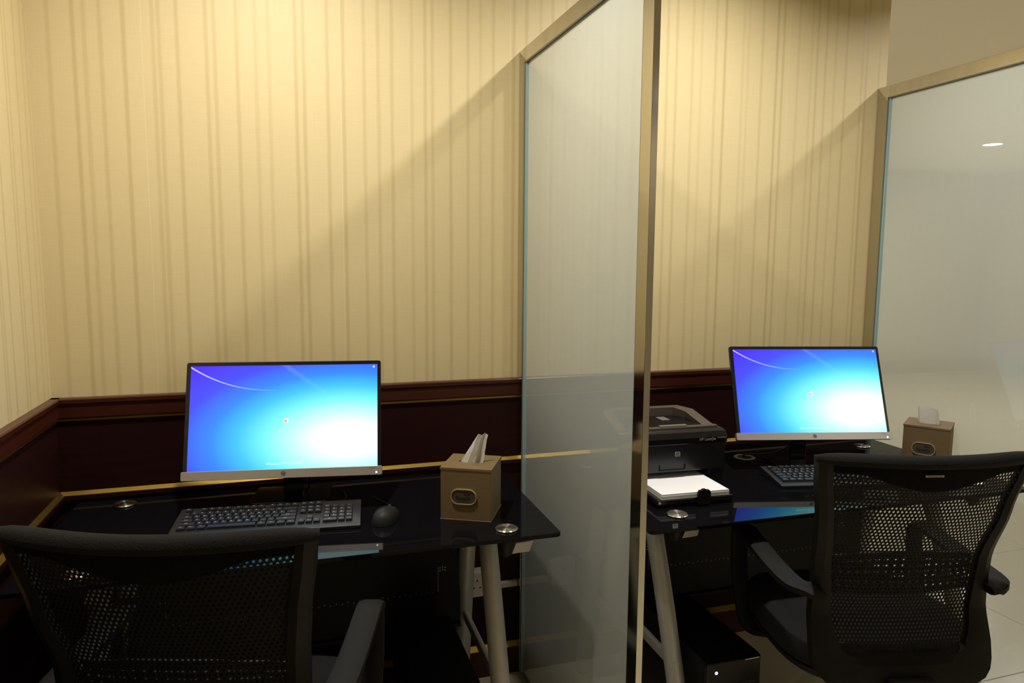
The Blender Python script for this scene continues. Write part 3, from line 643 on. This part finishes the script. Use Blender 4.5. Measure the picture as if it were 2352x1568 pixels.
bm = bm_new(); k = 16; bm.faces.new([bm.verts.new((0.012+0.0052*math.cos(2*PI*i/k), yf-0.0056, 0.104+0.0052*math.sin(2*PI*i/k))) for i in range(k)]); obj('badge_disc', bm, 'ink', bd)
bm = bm_new(); add_text(bm, 'hp', 0.0105, Matrix.Translation((0.012, yf-0.0060, 0.1045)) @ UPRIGHT, shear=0.3, bold=0.0002); obj('badge_letters', bm, 'chrome', bd)
bm = bm_new(); box(bm, -0.045, 0.040, yf-0.004, yf+0.001, 0.058, 0.060); box(bm, -0.045, -0.043, yf-0.004, yf+0.001, 0.058, 0.074); box(bm, 0.038, 0.040, yf-0.004, yf+0.001, 0.058, 0.074); obj('door_grip', bm, 'charcoal', t)
# input tray folded down in front, with the paper guide
tray = obj('input_tray', bm_box(-0.118, 0.118, yf-0.140, yf+0.070, 0.006, 0.022, bev=0.003), 'printer', t)
obj('tray_foot', bm_box(-0.10, 0.10, yf-0.120, yf+0.05, 0.0, 0.007), 'printer', t)
bm = bm_new(); prism(bm, [(-0.020,0.004),(0.020,0.004),(0.020,0.036),(0.015,0.043),(0.006,0.043),(0.004,0.046),(-0.006,0.046),(-0.008,0.043),(-0.015,0.043),(-0.020,0.036)], yf-0.150, yf-0.141, 'y'); bm.transform(Matrix.Translation((0.022,0,0))); bevel(bm, 0.0012, 1, 50); obj('paper_guide', bm, 'printer', t)
t.scale = (1, 1, 1.07)
ps = thing('paper_stack', 'stack of white paper lying in the printer input tray', 'paper', (1.104, -0.300, DZ), R(-3))
bm = bm_new()
for i in range(4): box(bm, -0.105+0.0006*(i%2), 0.105+0.0005*(i%3), yf-0.140+0.0010*(i%2), yf+0.060, 0.0238+0.0036*i, 0.0270+0.0036*i)
obj('paper_ream', bm, 'paper', ps)
obj('top_sheet', bm_box(-0.1045, 0.1055, yf-0.139, yf+0.060, 0.0382, 0.0388), 'paper', ps)

# ================================================================ COMPUTER TOWERS
def tower(x0, x1, yf, depth, h, label, stripe):
    t = thing('computer_tower', label, 'computer', ((x0+x1)/2, yf+depth/2, 0), 0, 'black computer towers under the desks'); hw = (x1-x0)/2; hd = depth/2
    obj('case', bm_box(-hw, hw, -hd+0.012, hd, 0.008, h, bev=0.002), 'metalpanel', t)
    fp = obj('front_panel', bm_box(-hw, hw, -hd, -hd+0.013, 0.006, h-0.001, bev=0.004), 'blackgloss', t)
    bm = bm_new(); lathe(bm, [(0.0042, 0), (0.0042, 0.001), (0.0022, 0.001), (0.0022, 0)], n=16, cap=False); bm.transform(Matrix.Translation((-hw+0.030, -hd-0.0002, h-0.030)) @ Matrix.Rotation(PI/2, 4, 'X')); obj('power_ring', bm, 'ledblue', fp)
    obj('silver_accent', bm_box(hw-0.052, hw-0.008, -hd-0.0012, -hd+0.001, h-0.0075, h-0.0050), 'alu', fp)
    obj('drive_slot', bm_box(-hw+0.020, hw-0.020, -hd-0.0010, -hd+0.001, h-0.075, h-0.068), 'charcoal', fp)
    bm = bm_new()
    for sx in (-1, 1):
        for sy in (-1, 1): lathe(bm, [(0.012, 0.0), (0.012, 0.009)], (sx*(hw-0.02), sy*(hd-0.04), 0), 10)
    obj('rubber_feet', bm, 'black', t)
    return t
tower(0.280, 0.452, -0.605, 0.37, 0.36, 'black computer tower standing on the floor under the left desk', True)
tower(1.050, 1.222, -0.700, 0.38, 0.36, 'black computer tower standing on the floor under the printer', True)

# ================================================================ WALL SOCKETS
def socket(x, z, label):
    t = thing('wall_socket', label, 'socket', (x, -0.010, z), 0, 'surface wall sockets under the left desk')
    obj('box', bm_box(-0.044, 0.044, -0.034, -0.0005, -0.044, 0.044, bev=0.003), 'white_plastic', t)
    fp = obj('face_plate', bm_box(-0.043, 0.043, -0.041, -0.034, -0.043, 0.043, bev=0.002), 'white_plastic', t)
    bm = bm_new()
    for px, pz, w_, h_ in ((0, 0.014, 0.004, 0.008), (-0.011, -0.010, 0.007, 0.004), (0.011, -0.010, 0.007, 0.004)): box(bm, px-w_/2, px+w_/2, -0.0415, -0.0405, pz-h_/2, pz+h_/2)
    obj('pin_holes', bm, 'socket_hole', fp)
socket(0.479, 0.352, 'left one of the two pale wall sockets under the left desk')
socket(0.590, 0.352, 'right one of the two pale wall sockets, behind the desk leg')
tr = obj('cable_trunking', bm_box(0.640, 0.7395, -0.030, -0.0105, 0.318, 0.336, bev=0.002), 'white_plastic'); tag(tr, 'short pale cable trunking along the wall beside the glass partition', 'trunking')

# ================================================================ OFFICE CHAIRS
def chair(px, py, yaw, label, twist, plate):
    t = thing('office_chair', label, 'chair', (px, py, 0), yaw, 'black mesh office chairs')
    ZT = 1.008; HW = 0.257
    def prof(tab, z):
        for (z0, a), (z1, b) in zip(tab, tab[1:]):
            if z0 >= z >= z1: f = (z0-z)/(z0-z1); f = f*f*(3-2*f)*0.5+f*0.5; return a+(b-a)*f
        return tab[0][1] if z > tab[0][0] else tab[-1][1]
    LEAN = [(1.0, 0.0), (0.86, 0.034), (0.72, 0.072), (0.60, 0.074), (0.50, 0.046), (0.42, 0.020)]
    def yb(x, z):
        k = 0.052*(z-0.45)/0.55 + 0.012
        return -0.25 + prof(LEAN, z) - k*(1-(x/HW)**2)
    OUT = [(1.0, 0.257), (0.95, 0.250), (0.85, 0.233), (0.74, 0.220), (0.64, 0.217), (0.56, 0.222), (0.50, 0.224)]
    INN = [(1.0, 0.230), (0.95, 0.220), (0.85, 0.202), (0.74, 0.184), (0.64, 0.176), (0.56, 0.170), (0.50, 0.150)]
    # back frame: outer and inner outlines from top right round the bottom to the top left
    zs = [0.992-0.0205*i for i in range(25)]
    out = [(prof(OUT, z), z) for z in zs]; inn = [(prof(INN, max(z, 0.52)), z+0.02*(1-i/24)*0+0.0) for i, z in enumerate(zs)]
    ob = [(0.222, 0.480), (0.214, 0.458), (0.198, 0.440), (0.172, 0.428), (0.13, 0.420), (0.07, 0.416), (0.0, 0.415)]
    ib = [(0.156, 0.510), (0.146, 0.502), (0.132, 0.496), (0.112, 0.492), (0.085, 0.489), (0.045, 0.487), (0.0, 0.487)]
    zz = [z for z in zs if z > 0.515]; o_ = [(prof(OUT, z), z) for z in zz] + ob; i_ = [(prof(INN, z), max(z, 0.515)) for z in zz] + ib
    o_ = o_ + [(-x, z) for x, z in o_[-2::-1]]; i_ = i_ + [(-x, z) for x, z in i_[-2::-1]]
    bm = bm_new(); n = len(o_); rows = []
    for (xo, zo), (xi, zi) in zip(o_, i_):
        xm, zm = (xo+xi)/2, (zo+zi)/2
        rows.append([bm.verts.new(p) for p in ((xo, yb(xo, zo)+0.014, zo), (xo, yb(xo, zo)-0.010, zo), (xm, yb(xm, zm)-0.015, zm), (xi, yb(xi, zi)-0.008, zi), (xi, yb(xi, zi)+0.012, zi))])
    for a, b in zip(rows, rows[1:]):
        for i in range(5): bm.faces.new((a[i], a[(i+1)%5], b[(i+1)%5], b[i]))
    bm.faces.new(rows[0]); bm.faces.new(rows[-1][::-1])
    obj('back_frame', bm, 'chairblack', t, True)
    # padded top roll
    bm = bm_new(); path = [(x, yb(x, ZT)-0.002, ZT-0.014-0.006*(abs(x)/HW)**4) for x in [HW*1.005*(i/12-1) for i in range(25)]]
    sweep(bm, path, lambda s: circ(0.019*(1-0.45*abs(2*s-1)**10), 12, 0.0155*(1-0.45*abs(2*s-1)**10))); obj('top_roll', bm, 'fabric', t, True)
    # scalloped fabric head band
    bm = bm_new(); nx = 25; g = []
    for i in range(nx):
        x = -0.225+0.450*i/(nx-1); zl = 0.958 - 0.040*max(0.0, math.cos(PI*x/0.34))**1.3 if abs(x) < 0.17 else 0.958
        g.append([bm.verts.new((x, yb(x, z)-0.003, z)) for z in [0.990+(zl-0.990)*k/4 for k in range(5)]])
    for a, b in zip(g, g[1:]):
        for k in range(4): bm.faces.new((a[k], a[k+1], b[k+1], b[k]))
    bmesh.ops.solidify(bm, geom=bm.faces[:], thickness=0.006); obj('head_band', bm, 'fabric', t, True)
    if plate:
     zc = 0.962; yy = yb(0.0, zc)
     pl = obj('brand_plate', bm_box(-0.039, 0.003, yy-0.0105, yy-0.0070, zc-0.0022, zc+0.0022), 'goldprint', t)
     bm = bm_new(); add_text(bm, 'Ergonomic line', 0.0052, Matrix.Translation((-0.018, yy-0.0108, zc)) @ UPRIGHT); obj('plate_lettering', bm, 'ink', pl)
    # woven mesh: staggered slit cells
    bm = bm_new(); cw, chh = 0.0095, 0.0088; j = 0; z = 0.495
    while z < 0.972:
        hw = prof(INN, max(z, 0.50))+0.010
        if z < 0.53: hw *= max(0.35, (z-0.47)/0.06)
        i = -30
        while i <= 30:
            xc = (i + (0.5 if j % 2 else 0.0))*cw
            if abs(xc) < hw:
                outer = [(xc-cw/2, z-chh/2), (xc+cw/2, z-chh/2), (xc+cw/2, z+chh/2), (xc-cw/2, z+chh/2)]
                inner = [(xc-cw*0.10, z-chh*0.40), (xc+cw*0.27, z-chh*0.05), (xc+cw*0.10, z+chh*0.40), (xc-cw*0.27, z+chh*0.05)]
                a = [bm.verts.new((x, yb(x, q)-0.001, q)) for x, q in outer]; b = [bm.verts.new((x, yb(x, q)-0.001, q)) for x, q in inner]
                for k in range(4): bm.faces.new((a[k], a[(k+1)%4], b[(k+1)%4], b[k]))
            i += 1
        z += chh; j += 1
    ms = obj('back_mesh', bm, 'mesh', t); ms['kind'] = 'stuff'
    # slotted lumbar band in front of the mesh
    bm = bm_new(); nx, nz = 17, 8; zl0, zl1 = 0.640, 0.728
    def lz(x, v): return zl0+(zl1-zl0)*v + 0.016*(1-(x/0.185)**2)*(1 if v > 0.5 else -0.55)*abs(2*v-1)
    def ly(x, z): return yb(x, z)+0.016
    for i in range(nx):
        for k in range(nz):
            xa, xb = -0.180+0.360*i/nx, -0.180+0.360*(i+1)/nx; va, vb = k/nz, (k+1)/nz; f = 0.20 if k not in (0, nz-1) else None
            P = lambda x, v: bm.verts.new((x, ly(x, lz(x, v)), lz(x, v)))
            a = [P(xa, va), P(xb, va), P(xb, vb), P(xa, vb)]
            if k in (0, nz-1): bm.faces.new(a); continue
            dx, dv = (xb-xa)*0.16, (vb-va)*0.30
            b = [P(xa+dx, va+dv), P(xb-dx, va+dv), P(xb-dx, vb-dv), P(xa+dx, vb-dv)]
            for q in range(4): bm.faces.new((a[q], a[(q+1)%4], b[(q+1)%4], b[q]))
    bmesh.ops.remove_doubles(bm, verts=bm.verts[:], dist=0.0003); bmesh.ops.solidify(bm, geom=bm.faces[:], thickness=0.004); obj('lumbar_support', bm, 'chairblack', t)
    # seat cushion and shell
    def seat_ring(bm, k, z, dy=0.0):
        v = []
        for i in range(36):
            a = 2*PI*i/36; c, s = math.cos(a), math.sin(a); e = 0.55
            v.append(bm.verts.new((0.250*k*math.copysign(abs(c)**e, c), 0.005+dy+0.240*k*math.copysign(abs(s)**e, s), z)))
        return v
    def rings(bm, lst):
        rs = [seat_ring(bm, *q) for q in lst]
        for a, b in zip(rs, rs[1:]):
            for i in range(36): bm.faces.new((a[i], a[(i+1)%36], b[(i+1)%36], b[i]))
        bm.faces.new(rs[0][::-1]); bm.faces.new(rs[-1])
    bm = bm_new(); rings(bm, [(0.93, 0.440), (1.0, 0.452), (1.01, 0.480), (0.97, 0.502), (0.88, 0.512), (0.5, 0.510)]); obj('seat_cushion', bm, 'fabric', t, True)
    bm = bm_new(); rings(bm, [(0.60, 0.405), (0.90, 0.414), (0.985, 0.432), (0.985, 0.444)]); obj('seat_shell', bm, 'chairblack', t, True)
    # spine joining the back to the mechanism
    bm = bm_new(); sweep(bm, smooth_path([(0, -0.262, 0.455), (0, -0.262, 0.400), (0, -0.215, 0.372), (0, -0.08, 0.372)], 5), [(-0.055,-0.011),(0.055,-0.011),(0.055,0.011),(-0.055,0.011)]); bevel(bm, 0.003, 1, 60); obj('back_spine', bm, 'chairblack', t)
    obj('tilt_mechanism', bm_box(-0.08, 0.08, -0.10, 0.10, 0.358, 0.408, bev=0.008), 'chairblack', t)
    # loop armrests
    for s in (-1, 1):
        bm = bm_new()
        path = smooth_path([(s*0.205, -0.205, 0.650), (s*0.232, -0.200, 0.654), (s*0.256, -0.165, 0.655), (s*0.262, -0.06, 0.662), (s*0.262, 0.06, 0.676), (s*0.262, 0.115, 0.681), (s*0.262, 0.150, 0.666), (s*0.262, 0.158, 0.632), (s*0.262, 0.145, 0.540), (s*0.258, 0.115, 0.452), (s*0.245, 0.085, 0.410), (s*0.19, 0.06, 0.402)], 5)
        def sec(q): wd = 0.027 if q < 0.55 else 0.022; return [(-wd,-0.007),(-wd*0.6,-0.011),(wd*0.6,-0.011),(wd,-0.007),(wd,0.006),(wd*0.6,0.010),(-wd*0.6,0.010),(-wd,0.006)]
        # keep the band's width along the chair's x axis
        rr = []; nP = len(path)
        for i, p in enumerate(path):
            tg = (path[min(i+1,nP-1)]-path[max(i-1,0)]).normalized(); sd = Vector((1,0,0)) - tg*tg.x
            if sd.length < 0.35: sd = Vector((0,-s*1.0,0)) - tg*(tg.y*-s)
            if i < 6: sd = (sd.normalized()*(i/6) + (Vector((0, -s, 0)) - tg*(-s*tg.y)).normalized()*(1-i/6)*0.6)
            if i > nP-8: sd = Vector((0, 1, 0))*s*-1 if False else sd
            sd.normalize(); nn = sd.cross(tg).normalized(); rr.append([bm.verts.new(p+sd*a+nn*b) for a, b in sec(i/(nP-1))])
        for a, b in zip(rr, rr[1:]):
            for i in range(8): bm.faces.new((a[i], a[(i+1)%8], b[(i+1)%8], b[i]))
        bm.faces.new(rr[0][::-1]); bm.faces.new(rr[-1]); obj('armrest', bm, 'arm', t, True)
    # gas column and star base with castors
    bm = bm_new(); lathe(bm, [(0.028, 0.09), (0.028, 0.22), (0.022, 0.225), (0.018, 0.36)], n=20); obj('gas_column', bm, 'starbase', t, True)
    bm = bm_new(); lathe(bm, [(0.040, 0.070), (0.044, 0.075), (0.042, 0.120), (0.032, 0.126)], n=24); obj('base_hub', bm, 'starbase', t, True)
    for k in range(5):
        a = R(twist + 72*k); c, s = math.cos(a), math.sin(a)
        bm = bm_new(); sweep(bm, [(c*0.03, s*0.03, 0.100), (c*0.16, s*0.16, 0.092), (c*0.295, s*0.295, 0.072)], lambda q: [(-0.026+0.010*q,-0.016),(0.026-0.010*q,-0.016),(0.020-0.008*q,0.012),(-0.020+0.008*q,0.012)]); bevel(bm, 0.003, 1, 50); lg = obj('star_leg', bm, 'starbase', t)
        bm = bm_new(); T0 = Matrix.Translation((c*0.285, s*0.285, 0.0275)) @ Matrix.Rotation(a+0.6, 4, 'Z') @ Matrix.Rotation(PI/2, 4, 'Y')
        for sd in (-0.014, 0.014):
            b2 = bm_new(); lathe(b2, [(0.022, -0.009), (0.0275, -0.006), (0.0275, 0.006), (0.022, 0.009)], (0, 0, sd), 16); b2.transform(T0); me = bpy.data.meshes.new('tmp'); b2.to_mesh(me); b2.free(); bm.from_mesh(me); bpy.data.meshes.remove(me)
        lathe(bm, [(0.007, 0.028), (0.007, 0.062)], (c*0.285, s*0.285, 0), 8); obj('castor', bm, 'black', t, True)
    return t
chair(-0.124, -0.782, R(-18.0), 'black mesh office chair at the left desk, back to the camera', 20, False)
chair(1.448, -0.782, R(-14.3), 'black mesh office chair at the right desk beside the glass partition', 0.3, True)
